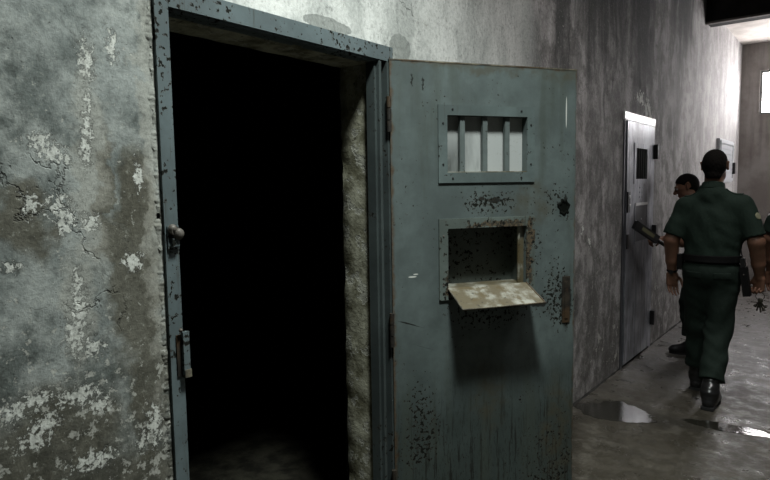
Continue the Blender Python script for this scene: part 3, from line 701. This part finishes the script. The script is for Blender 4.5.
def person(loc, rz, J, label, seed=0, group=None, watch=False, holster=False, hiddenlegs=False):
    root = empty('person', loc, rz); tag(root, label, 'person', group)
    n = {k: np.array(v, float) for k, v in J.items() if not isinstance(v, (dict, float, str))}
    H, N0 = n['head'], n['neck']           # head centre, neck base
    hd = vn(J['face'])                     # facing direction (unit)
    up = vn(np.array(J.get('headup', (0, 0, 1)), float)); up = vn(up-np.dot(up, hd)*hd); rt = np.cross(hd, up)
    def hp(x, y, z): return H+rt*x+hd*y+up*z
    S = {-1: n['shL'], 1: n['shR']}; E = {-1: n['elL'], 1: n['elR']}; Wr = {-1: n['wrL'], 1: n['wrR']}
    hip = {-1: n['hipL'], 1: n['hipR']}; kn = {-1: n['knL'], 1: n['knR']}; an = {-1: n['anL'], 1: n['anR']}
    pel, che = n['pelvis'], n['chest']; mid = (pel+che)/2
    # ---- body
    P = [EL(pel+[0, 0, .0], (.155, .105, .12), .04), EL(mid, (.145, .10, .17), .06), EL(che, (.168, .108, .17), .06),
         RC(S[-1], S[1], .045, .045, .04), RC(N0-[0, .0, .05], N0*.35+H*.65, .064, .058, .04)]
    for s in (-1, 1):
        P += [RC(S[s], E[s], .048, .048, .03), RC(E[s], E[s]*.35+Wr[s]*.65, .053, .042, .02), RC(E[s]*.35+Wr[s]*.65, Wr[s], .042, .030, .015)]
        P += [RC(hip[s], kn[s], .078, .055, .04), RC(kn[s], an[s], .052, .036, .03), RC(an[s], an[s]+[0, .13, -.055], .036, .028, .02)]
        hh = J['hands'][s]; hand(P, Wr[s], hh['d'], hh['m'], hh['t'], hh.get('curl', .35), sc=1.08)
    # head
    P += [EL(hp(0, -.014, .028), (.074, .092, .083), .03) if abs(hd[1]) > .8 else EL(hp(0, -.012, .028), (.088, .078, .083), .03)]
    P += [RC(hp(0, .03, -.015), hp(0, .052, -.078), .062, .034, .03), RC(hp(-.03, .02, -.062), hp(.03, .02, -.062), .036, .036, .02)]
    P += [RC(hp(0, .088, .012), hp(0, .108, -.022), .009, .014, .010), RC(hp(-.012, .098, -.027), hp(.012, .098, -.027), .009, .009, .006)]
    P += [RC(hp(-.035, .080, .024), hp(.035, .080, .024), .012, .012, .010), RC(hp(-.02, .084, -.052), hp(.02, .084, -.052), .008, .008, .006)]
    P += [RC(hp(-.018, .083, -.062), hp(.018, .083, -.062), .007, .007, .005)]
    for s in (-1, 1):
        P += [RC(hp(s*.074, -.012, .020), hp(s*.081, -.018, .028), .012, .012, .006), RC(hp(s*.078, -.008, .012), hp(s*.081, -.003, -.018), .011, .008, .006), RC(hp(s*.081, -.020, .028), hp(s*.079, -.016, -.006), .008, .007, .005)]
    res = .005
    V, ax, lo = field(P, res)
    body = mesh_obj('body', V, lo, res, M['skin'], root)
    for s in (-1, 1):
        bm = NB(); ball(bm, hp(s*.031, .079, .008), .0125, n=14); e = obj('eye', bm, M['eye'], root, smooth=True)
        bm = NB(); ball(bm, hp(s*.031, .0895, .008), .0055, n=10); obj('iris', bm, M['iris'], e, smooth=True)
        bm = NB(); tube(bm, [hp(s*(.012+.011*q), .093-.004*q, .028+.004*math.sin(q*1.2)) for q in range(4)], .0034, 6); obj('eyebrow', bm, M['hair'], root)
    bm = NB(); tube(bm, [hp(-.022+.011*q, .091-.0015*(q-2)**2, -.057) for q in range(5)], .0042, 6); obj('mouth', bm, M['lip'], root)
    # hair: shell of the skull above the hairline
    HP = [EL(hp(0, -.014, .030), (.0785, .098, .092), .03) if abs(hd[1]) > .8 else EL(hp(0, -.012, .030), (.094, .083, .092), .03), RC(hp(0, -.03, -.01), hp(0, -.045, -.055), .068, .052, .03)]
    V, ax, lo = field(HP, .004); X, Y, Z = G(ax)
    rx, ry, rz_ = [(X-H[0])*a[0]+(Y-H[1])*a[1]+(Z-H[2])*a[2] for a in (rt, hd, up)]
    # keep: above a line running from the nape (low) over the ears to the forehead (high)
    line = np.where(ry < -.035, -.085, np.where(ry < .015, -.085+(ry+.035)/.05*.105, .02+(ry-.015)*.75))
    ear = np.sqrt((ry+.012)**2+(rz_-.008)**2)
    V = np.maximum(V, (line-rz_)*.8); V = np.maximum(V, np.where(np.abs(rx) > .05, .026-ear, -1))
    V = V+.0018*np.sin(210*X)*np.sin(190*Y)*np.sin(170*Z)
    mesh_obj('hair', V, lo, .004, M['hair'], root)
    # ---- shirt
    ys = .66
    SP = [EL(che+[0, 0, -.02], (.200, .128, .20), .05), EL(mid+[0, -.0, .0], (.176, .122, .17), .06), EL(pel+[0, 0, .07], (.172, .118, .10), .05),
          RC(S[-1]+[.02, 0, .0], S[1]+[-.02, 0, .0], .060, .060, .05), RC(N0+[0, -.005, -.055], N0+[0, 0, -.01], .084, .066, .05), RC(N0+[0, -.01, -.06], S[-1]+[.05, -.005, .012], .070, .056, .04), RC(N0+[0, -.01, -.06], S[1]+[-.05, -.005, .012], .070, .056, .04)]
    for s in (-1, 1):
        dv = vn(E[s]-S[s]); L = np.linalg.norm(E[s]-S[s]); c = S[s]+dv*L*.86
        SP += [RC(S[s], E[s], .068, .074, .04, cut=(c, dv))]
    R2 = .007
    V, ax, lo = field(SP, R2); X, Y, Z = G(ax)
    V = V+folds(X, Y, Z, .0038, seed)
    V = np.maximum(V, (pel[2]+.062)-Z)
    Vs = V.copy()
    sh = mesh_obj('shirt', V, lo, R2, M['shirt'], root)
    # collar
    CP = [RC(N0+[0, -.004, -.030], N0*.8+H*.2+[0, .0, -.004], .082, .071, .01)]
    Vc, axc, loc_ = field(CP, .005); Xc, Yc, Zc = G(axc)
    inner = np.sqrt((Xc-N0[0])**2+(Yc-N0[1])**2)-.064
    Vc = np.maximum(Vc, np.abs(Zc-(N0[2]+.002)+.25*(Yc-N0[1]))-.026); Vc = np.maximum(Vc, -inner-.004)
    mesh_obj('collar', Vc, loc_, .005, M['shirt'], sh)
    def conform(name, V0, ax0, lo0, rs, off, mask, m, parent):
        V1 = np.maximum(V0-off, mask); V1 = np.maximum(V1, -(V0+.006)); return mesh_obj(name, V1, lo0, rs, m, parent)
    def bxm(X, Y, Z, c, h): return np.maximum(np.maximum(np.abs(X-c[0])-h[0], np.abs(Y-c[1])-h[1]), np.abs(Z-c[2])-h[2])
    # denser field near shoulders for small sewn pieces
    for s in (-1, 1):
        c = S[s]*.72+N0*.28+[0, 0, .05]
        lo1 = np.minimum(S[s], N0)-[.09, .09, .09]; hi1 = np.maximum(S[s], N0)+[.09, .09, .09]
        V1, ax1, lo1 = field(SP, .0045, lo1, hi1); X1, Y1, Z1 = G(ax1); V1 = V1+folds(X1, Y1, Z1, .0038, seed)
        conform('epaulette', V1, ax1, lo1, .0045, .007, bxm(X1, Y1, Z1, c, (.052, .022, .09)), M['shirt'], sh)
        dv = vn(E[s]-S[s]); pc = S[s]+dv*.075+np.array([s*.06, -.025, 0])
        lo1 = pc-.08; hi1 = pc+.08
        V1, ax1, lo1 = field(SP, .0035, lo1, hi1); X1, Y1, Z1 = G(ax1); V1 = V1+folds(X1, Y1, Z1, .0038, seed)
        r = np.sqrt((X1-pc[0])**2+((Y1-pc[1]))**2+(Z1-pc[2])**2)
        conform('sleeve_patch', V1, ax1, lo1, .0035, .0055, (r-.027) if s > 0 else (r-.014), M['patch'] if s > 0 else M['white'], sh)
    # yoke seam across the shoulders is modelled as a welt
    # ---- trousers
    TP = [EL(pel+[0, 0, .0], (.178, .122, .13), .04), EL(pel+[0, -.03, -.03], (.15, .11, .11), .04)]
    for s in (-1, 1):
        sx = s*.0
        TP += [RC(hip[s]+[sx, 0, .02], kn[s], .104, .086, .03), RC(kn[s], an[s]+(kn[s]-an[s])*.16, .084, .078, .03), EL(an[s]+(kn[s]-an[s])*.24+[0, .0, 0], (.081, .085, .06), .02)]
    V, ax, lo = field(TP, R2); X, Y, Z = G(ax)
    low = np.clip((.75-Z)/.5, 0, 1)
    V = V+folds(X, Y, Z, .0042, seed+2)*(1+1.0*low)
    V = np.maximum(V, Z-(pel[2]+.085))
    for s in (-1, 1):
        dv = vn(an[s]-kn[s]); c = an[s]-dv*.085
        side = (X-(hip[-1][0]+hip[1][0])/2)*s
        cut = (X-c[0])*dv[0]+(Y-c[1])*dv[1]+(Z-c[2])*dv[2]
        own = np.sqrt((X-c[0])**2+(Y-c[1])**2+(Z-c[2])**2) < .16
        V = np.where(own, np.maximum(V, cut), V)
    tr = mesh_obj('trousers', V, lo, R2, M['trousers'], root)
    for s in (-1, 1):
        c = pel+np.array([s*.088, -.13, -.035])
        lo1 = c-.10; hi1 = c+.10; V1, ax1, lo1 = field(TP, .004, lo1, hi1); X1, Y1, Z1 = G(ax1); V1 = V1+folds(X1, Y1, Z1, .0042, seed+2)
        conform('pocket_flap', V1, ax1, lo1, .004, .006, bxm(X1, Y1, Z1, c, (.05, .09, .022)), M['trousers'], tr)
    # ---- belt
    lo1 = pel+[-.24, -.2, .02]; hi1 = pel+[.24, .2, .14]
    Va, ax1, lo1 = field(SP+TP, .0045, lo1, hi1); X1, Y1, Z1 = G(ax1)
    bc = pel[2]+.078
    V1 = np.maximum(np.maximum(Va-.010, np.abs(Z1-bc)-.025), -(Va+.008)); V1 = np.maximum(V1, np.sqrt((X1-pel[0])**2+((Y1-pel[1])/.8)**2)-.225)
    be = mesh_obj('belt', V1, lo1, .0045, M['black'], root)
    if holster:
        bm = NB(); Mx = Matrix.Translation(Vector(pel)+Vector((.212, -.03, -.04))) @ Matrix.Rotation(R_(-8), 4, 'Y')
        box(bm, -.022, .022, -.04, .035, -.13, .07, Mx); hs = obj('holster', bm, M['black'], be, bevel=.010, segs=3)
        bm = NB(); box(bm, -.014, .014, -.030, .012, .07, .13, Mx); cyl(bm, Mx @ Vector((0, -.02, .12)), Mx @ Vector((0, -.022, .19)), .004); obj('radio', bm, M['plastic'], hs, bevel=.003)
        bm = NB()
        ball(bm, Mx @ Vector((0, -.042, .02)), .005, n=8); obj('stud', bm, M['bolt'], hs)
        bm = NB(); Mx = Matrix.Translation(Vector(pel)+Vector((-.195, -.02, .045))); box(bm, -.018, .016, -.035, .035, -.06, .05, Mx); obj('belt_pouch', bm, M['black'], be, bevel=.008, segs=3)
    # ---- boots
    for s in (-1, 1):
        a = an[s]; sp = J.get('sole', {}).get(s, 0.0)
        pitch = R_(sp); f = np.array([J.get('toe', {}).get(s, 0.0), math.cos(pitch), -math.sin(pitch)]); f = vn(f); dn = vn(np.array([0, -f[2], -f[1]])*-1.0)*-1
        dn = np.array([0, f[2], -math.sqrt(max(0, 1-f[2]**2))]); dn = vn(dn-np.dot(dn, f)*f)
        heel = a+dn*.062-f*.035; toe = a+dn*.070+f*.175
        shank = vn(kn[s]-a)
        BP = [RC(a-f*.002, a+shank*.17, .052, .056, .02), RC(heel, heel+f*.06-dn*.01, .041, .045, .03), RC(heel+f*.05, toe-f*.03, .040, .042, .03), EL(toe-f*.035-dn*.002, (.049, .062, .036), .03), RC(a, a+f*.08+dn*.04, .05, .038, .04)]
        V, ax, lo = field(BP, .005); X, Y, Z = G(ax)
        pl = (X-a[0])*dn[0]+(Y-a[1])*dn[1]+(Z-a[2])*dn[2]
        V = V+.0012*np.sin(150*Z)*(pl < .03)
        V = np.maximum(V, pl-.085)
        b = mesh_obj('boot', V, lo, .005, M['boot'], root)
        rt_ = np.cross(f, -dn)
        bm = NB(); prof = [(-.082, .030), (-.078, .040), (-.03, .042), (.05, .040), (.11, .052), (.16, .046), (.19, .028), (.198, 0)]
        pts = [(u-.0, w) for u, w in prof]+[(u, -w) for u, w in prof[::-1][1:]]
        top = [bm.verts.new(a+f*u+rt_*w+dn*.082) for u, w in pts]; bot = [bm.verts.new(a+f*u+rt_*w+dn*.100) for u, w in pts]
        bm.faces.new(top); bm.faces.new(bot[::-1])
        for q in range(len(pts)): bm.faces.new([top[q], top[(q+1) % len(pts)], bot[(q+1) % len(pts)], bot[q]])
        obj('sole', bm, M['sole'], b, bevel=.003)
    if watch:
        dv = vn(Wr[-1]-E[-1]); c = Wr[-1]-dv*.012; u = vn(np.cross(dv, [0, 1, .01])); v = np.cross(dv, u)
        bm = NB(); tube(bm, [c+u*.031*math.cos(t)+v*.031*math.sin(t) for t in np.linspace(0, 2*math.pi, 25)[:-1]], .008, 8, True); wt = obj('wrist_watch', bm, M['black'], root, smooth=True)
        bm = NB(); cc = c+v*.034; cyl(bm, cc, cc+v*.008, .016, n=18); obj('watch_case', bm, M['darkmetal'], wt, smooth=True)
    return root

# ---- nearest guard, walking away down the corridor
GX, GY = .71, 4.75
J1 = dict(head=(.0, .02, 1.645), neck=(-.005, 0, 1.505), face=(.02, 1, -.05), shL=(-.180, 0, 1.362), shR=(.185, 0, 1.374),
          elL=(-.256, -.035, 1.125), elR=(.272, -.03, 1.13), wrL=(-.262, .03, .885), wrR=(.288, .045, .895),
          pelvis=(.0, 0, .93), chest=(.0, .0, 1.27), hipL=(-.082, 0, .87), hipR=(.085, 0, .87),
          knL=(-.092, .10, .49), anL=(-.10, .17, .10), knR=(.058, -.01, .49), anR=(.055, -.235, .105),
          hands={-1: dict(d=(0, .10, -1), m=(.55, -.85, 0), t=(.85, .55, 0), curl=.30), 1: dict(d=(-.03, .10, -1), m=(-.5, -.85, 0), t=(-.85, .5, 0), curl=1.15)})
person((GX, GY, 0), R_(0), J1, 'nearest guard in dark green, seen from behind, walking away with keys in his right hand', 0, None, True, True)

# ---- key ring in the right hand
kr = np.array([GX+.296, GY+.052, .745])
K = empty('key_ring', tuple(kr)); tag(K, 'bunch of metal keys on a ring hanging from the right hand of the nearest guard', 'keys')
bm = NB(); tube(bm, [(.026*math.cos(t), 0, .008+.026*math.sin(t)) for t in np.linspace(0, 2*math.pi, 25)[:-1]], .0022, 8, True); obj('ring', bm, M['key'], K, smooth=True)
for q, (aa, L) in enumerate([(-30, .065), (-16, .08), (-4, .09), (12, .082), (26, .065), (5, .06)]):
    Mx = Matrix.Translation((0, .006*(q-2.5), -.014)) @ Matrix.Rotation(R_(aa), 4, 'Y') @ Matrix.Rotation(R_(35*q), 4, 'Z')
    bm = NB(); bo = NB()
    bmesh.ops.create_uvsphere(bm, u_segments=12, v_segments=6, radius=1, matrix=Mx @ Matrix.Translation((0, 0, -.008)) @ Matrix.Diagonal((.016, .0045, .016, 1)))
    cyl(bm, Mx @ Vector((0, 0, -.015)), Mx @ Vector((0, 0, -L)), .0048, n=8)
    box(bm, 0, .015, -.003, .003, -L, -L+.010, Mx); box(bm, 0, .013, -.003, .003, -L+.012, -L+.018, Mx)
    bo.free(); obj('key', bm, M['key'], K)

# ---- second guard at the far cell door, facing it, leaning
# local +y faces the corridor wall (-x in the world); local -x is towards the camera
J2 = dict(head=(.03, .155, 1.495), neck=(.01, .08, 1.375), face=(-.25, 1, -.35), headup=(0, .35, 1), shL=(-.175, .075, 1.26), shR=(.175, .04, 1.25),
          elL=(-.33, .10, 1.04), elR=(.22, .02, .99), wrL=(-.46, .225, 1.06), wrR=(.15, .20, .98),
          pelvis=(0, -.02, .88), chest=(0, .05, 1.15), hipL=(-.08, -.01, .82), hipR=(.08, -.01, .82),
          knL=(-.09, .08, .48), anL=(-.10, .04, .10), knR=(.10, .05, .47), anR=(.13, -.08, .10),
          hands={-1: dict(d=(-.62, .55, .10), m=(-.05, .1, -1), t=(-.5, -.6, 0), curl=.95), 1: dict(d=(-.75, .45, .1), m=(-.2, -.1, -.9), t=(-.4, .8, .2), curl=.6)})
g2 = (.44, 5.93, 0)
person(g2, R_(90), J2, 'dark-haired guard stooping behind the nearest guard, reaching a detector towards the closed far door', 3)

# ---- third guard at the right edge of the frame
J3 = dict(J1); J3.update(hands=J1['hands'], elL=(-.255, -.02, 1.12), wrL=(-.25, .05, .875), knL=(-.075, .0, .49), anL=(-.08, -.15, .105), knR=(.09, .1, .49), anR=(.10, .18, .10))
person((1.265, 5.25, 0), R_(0), J3, 'guard in dark green at the right edge, only arm and sleeve in view', 7)

# ---- hand-held metal detector
hw = Vector((.215, 5.36, 1.055)); tipw = Vector((.075, 5.11, 1.215))
dv = (tipw-hw).normalized(); side = dv.cross(Vector((0, 0, 1))).normalized(); upv = side.cross(dv)
Wd = empty('metal_detector', tuple(hw)); tag(Wd, 'black hand-held metal detector with an olive label, held out towards the far door', 'metal detector')
Rm = Matrix((dv, side, upv)).transposed().to_4x4()
bm = NB(); box(bm, .03, .315, -.017, .017, -.038, .030, Rm); obj('detector_head', bm, M['plastic'], Wd, bevel=.012, segs=3)
bm = NB(); cyl(bm, Rm @ Vector((-.09, 0, -.004)), Rm @ Vector((.045, 0, -.004)), .016, .018, 14); obj('handle', bm, M['plastic'], Wd, bevel=.003, smooth=True)
bm = NB(); box(bm, .09, .24, -.0178, .0178, -.018, .014, Rm); obj('printed_label', bm, M['sticker'], Wd)['label'] = 'olive-yellow label'
bm = NB(); tube(bm, [Rm @ Vector((.04+.28*q/6, 0, .030)) for q in range(7)], .0035, 6); obj('edge_trim', bm, M['lightsteel'], Wd)['label'] = 'bright edge'
e0 = Rm @ Vector((-.088, 0, -.004))
bm = NB(); tube(bm, [e0+Vector((0, 0, -.01)), e0+Vector((.002, -.003, -.05)), e0+Vector((.003, -.004, -.10))], .0022, 6); ball(bm, e0+Vector((.003, -.004, -.125)), .008, 1, 1, 3); obj('wrist_strap', bm, M['lightsteel'], Wd, smooth=True)['label'] = 'pale hanging strap'

# ================================================================== LIGHTS
def lamp(name, label, x, y, z, sx, sy, power, col, group=None):
    """ceiling lamp: housing, diffuser and an area light just below"""
    e = empty(name, (x, y, z)); tag(e, label, 'ceiling lamp')
    bm = NB(); box(bm, -sx/2-.04, sx/2+.04, -sy/2-.04, sy/2+.04, 0, .07); obj('housing', bm, M['other'], e, bevel=.01)
    bm = NB(); cyl(bm, (0, 0, .068), (0, 0, ZH-z-.001), .012); cyl(bm, (0, 0, ZH-z-.02), (0, 0, ZH-z-.001), .05); obj('rod', bm, M['darkmetal'], e)
    bm = NB(); box(bm, -sx/2, sx/2, -sy/2, sy/2, -.015, 0); obj('diffuser', bm, emit(name+'_glow', col, 1.0), e, bevel=.004)
    li = bpy.data.lights.new(name, 'AREA'); li.shape = 'RECTANGLE'; li.size = sx; li.size_y = sy; li.spread = R_(112); li.energy = power; li.color = col
    o = bpy.data.objects.new(name+'_light', li); C.objects.link(o); o.location = (x, y, z-.02)
    return e
lamp('ceiling_lamp', 'square ceiling lamp above the open cell door', 1.02, 1.35, 3.7, .36, .36, 64, (.93, 1.0, .965))
lamp('ceiling_lamp', 'long strip ceiling lamp over the middle of the corridor', 1.5, 3.5, 4.3, .16, 1.2, 30, (1.0, .975, .965))  # unseen fill lamp, added to lift the corridor wall and guards
w = bpy.data.worlds.new('World'); bpy.context.scene.world = w; w.use_nodes = True
w.node_tree.nodes['Background'].inputs[0].default_value = (.7, .8, .85, 1); w.node_tree.nodes['Background'].inputs[1].default_value = .05

# ================================================================== CAMERA
sc = bpy.context.scene
cd = bpy.data.cameras.new('Camera'); cd.sensor_width = 36; cd.lens = 603/770*36; cd.clip_start = .05
cam = bpy.data.objects.new('Camera', cd); C.objects.link(cam)
psi, pit, rol = R_(38.3), math.atan(53/603.), -math.atan(106/6860.)
fw = Vector((-math.sin(psi)*math.cos(pit), math.cos(psi)*math.cos(pit), -math.sin(pit)))
r0 = fw.cross(Vector((0, 0, 1))).normalized(); u0 = r0.cross(fw)
r = r0*math.cos(rol)+u0*math.sin(rol); u = u0*math.cos(rol)-r0*math.sin(rol)
mm = Matrix((r, u, -fw)).transposed().to_4x4(); mm.translation = Vector((1.523, 0, 1.54)); cam.matrix_world = mm
sc.camera = cam
sc.view_settings.view_transform = 'Standard'; sc.view_settings.look = 'None'; sc.view_settings.gamma = 1; sc.view_settings.use_curve_mapping = False
sc.view_settings.exposure = 0.0
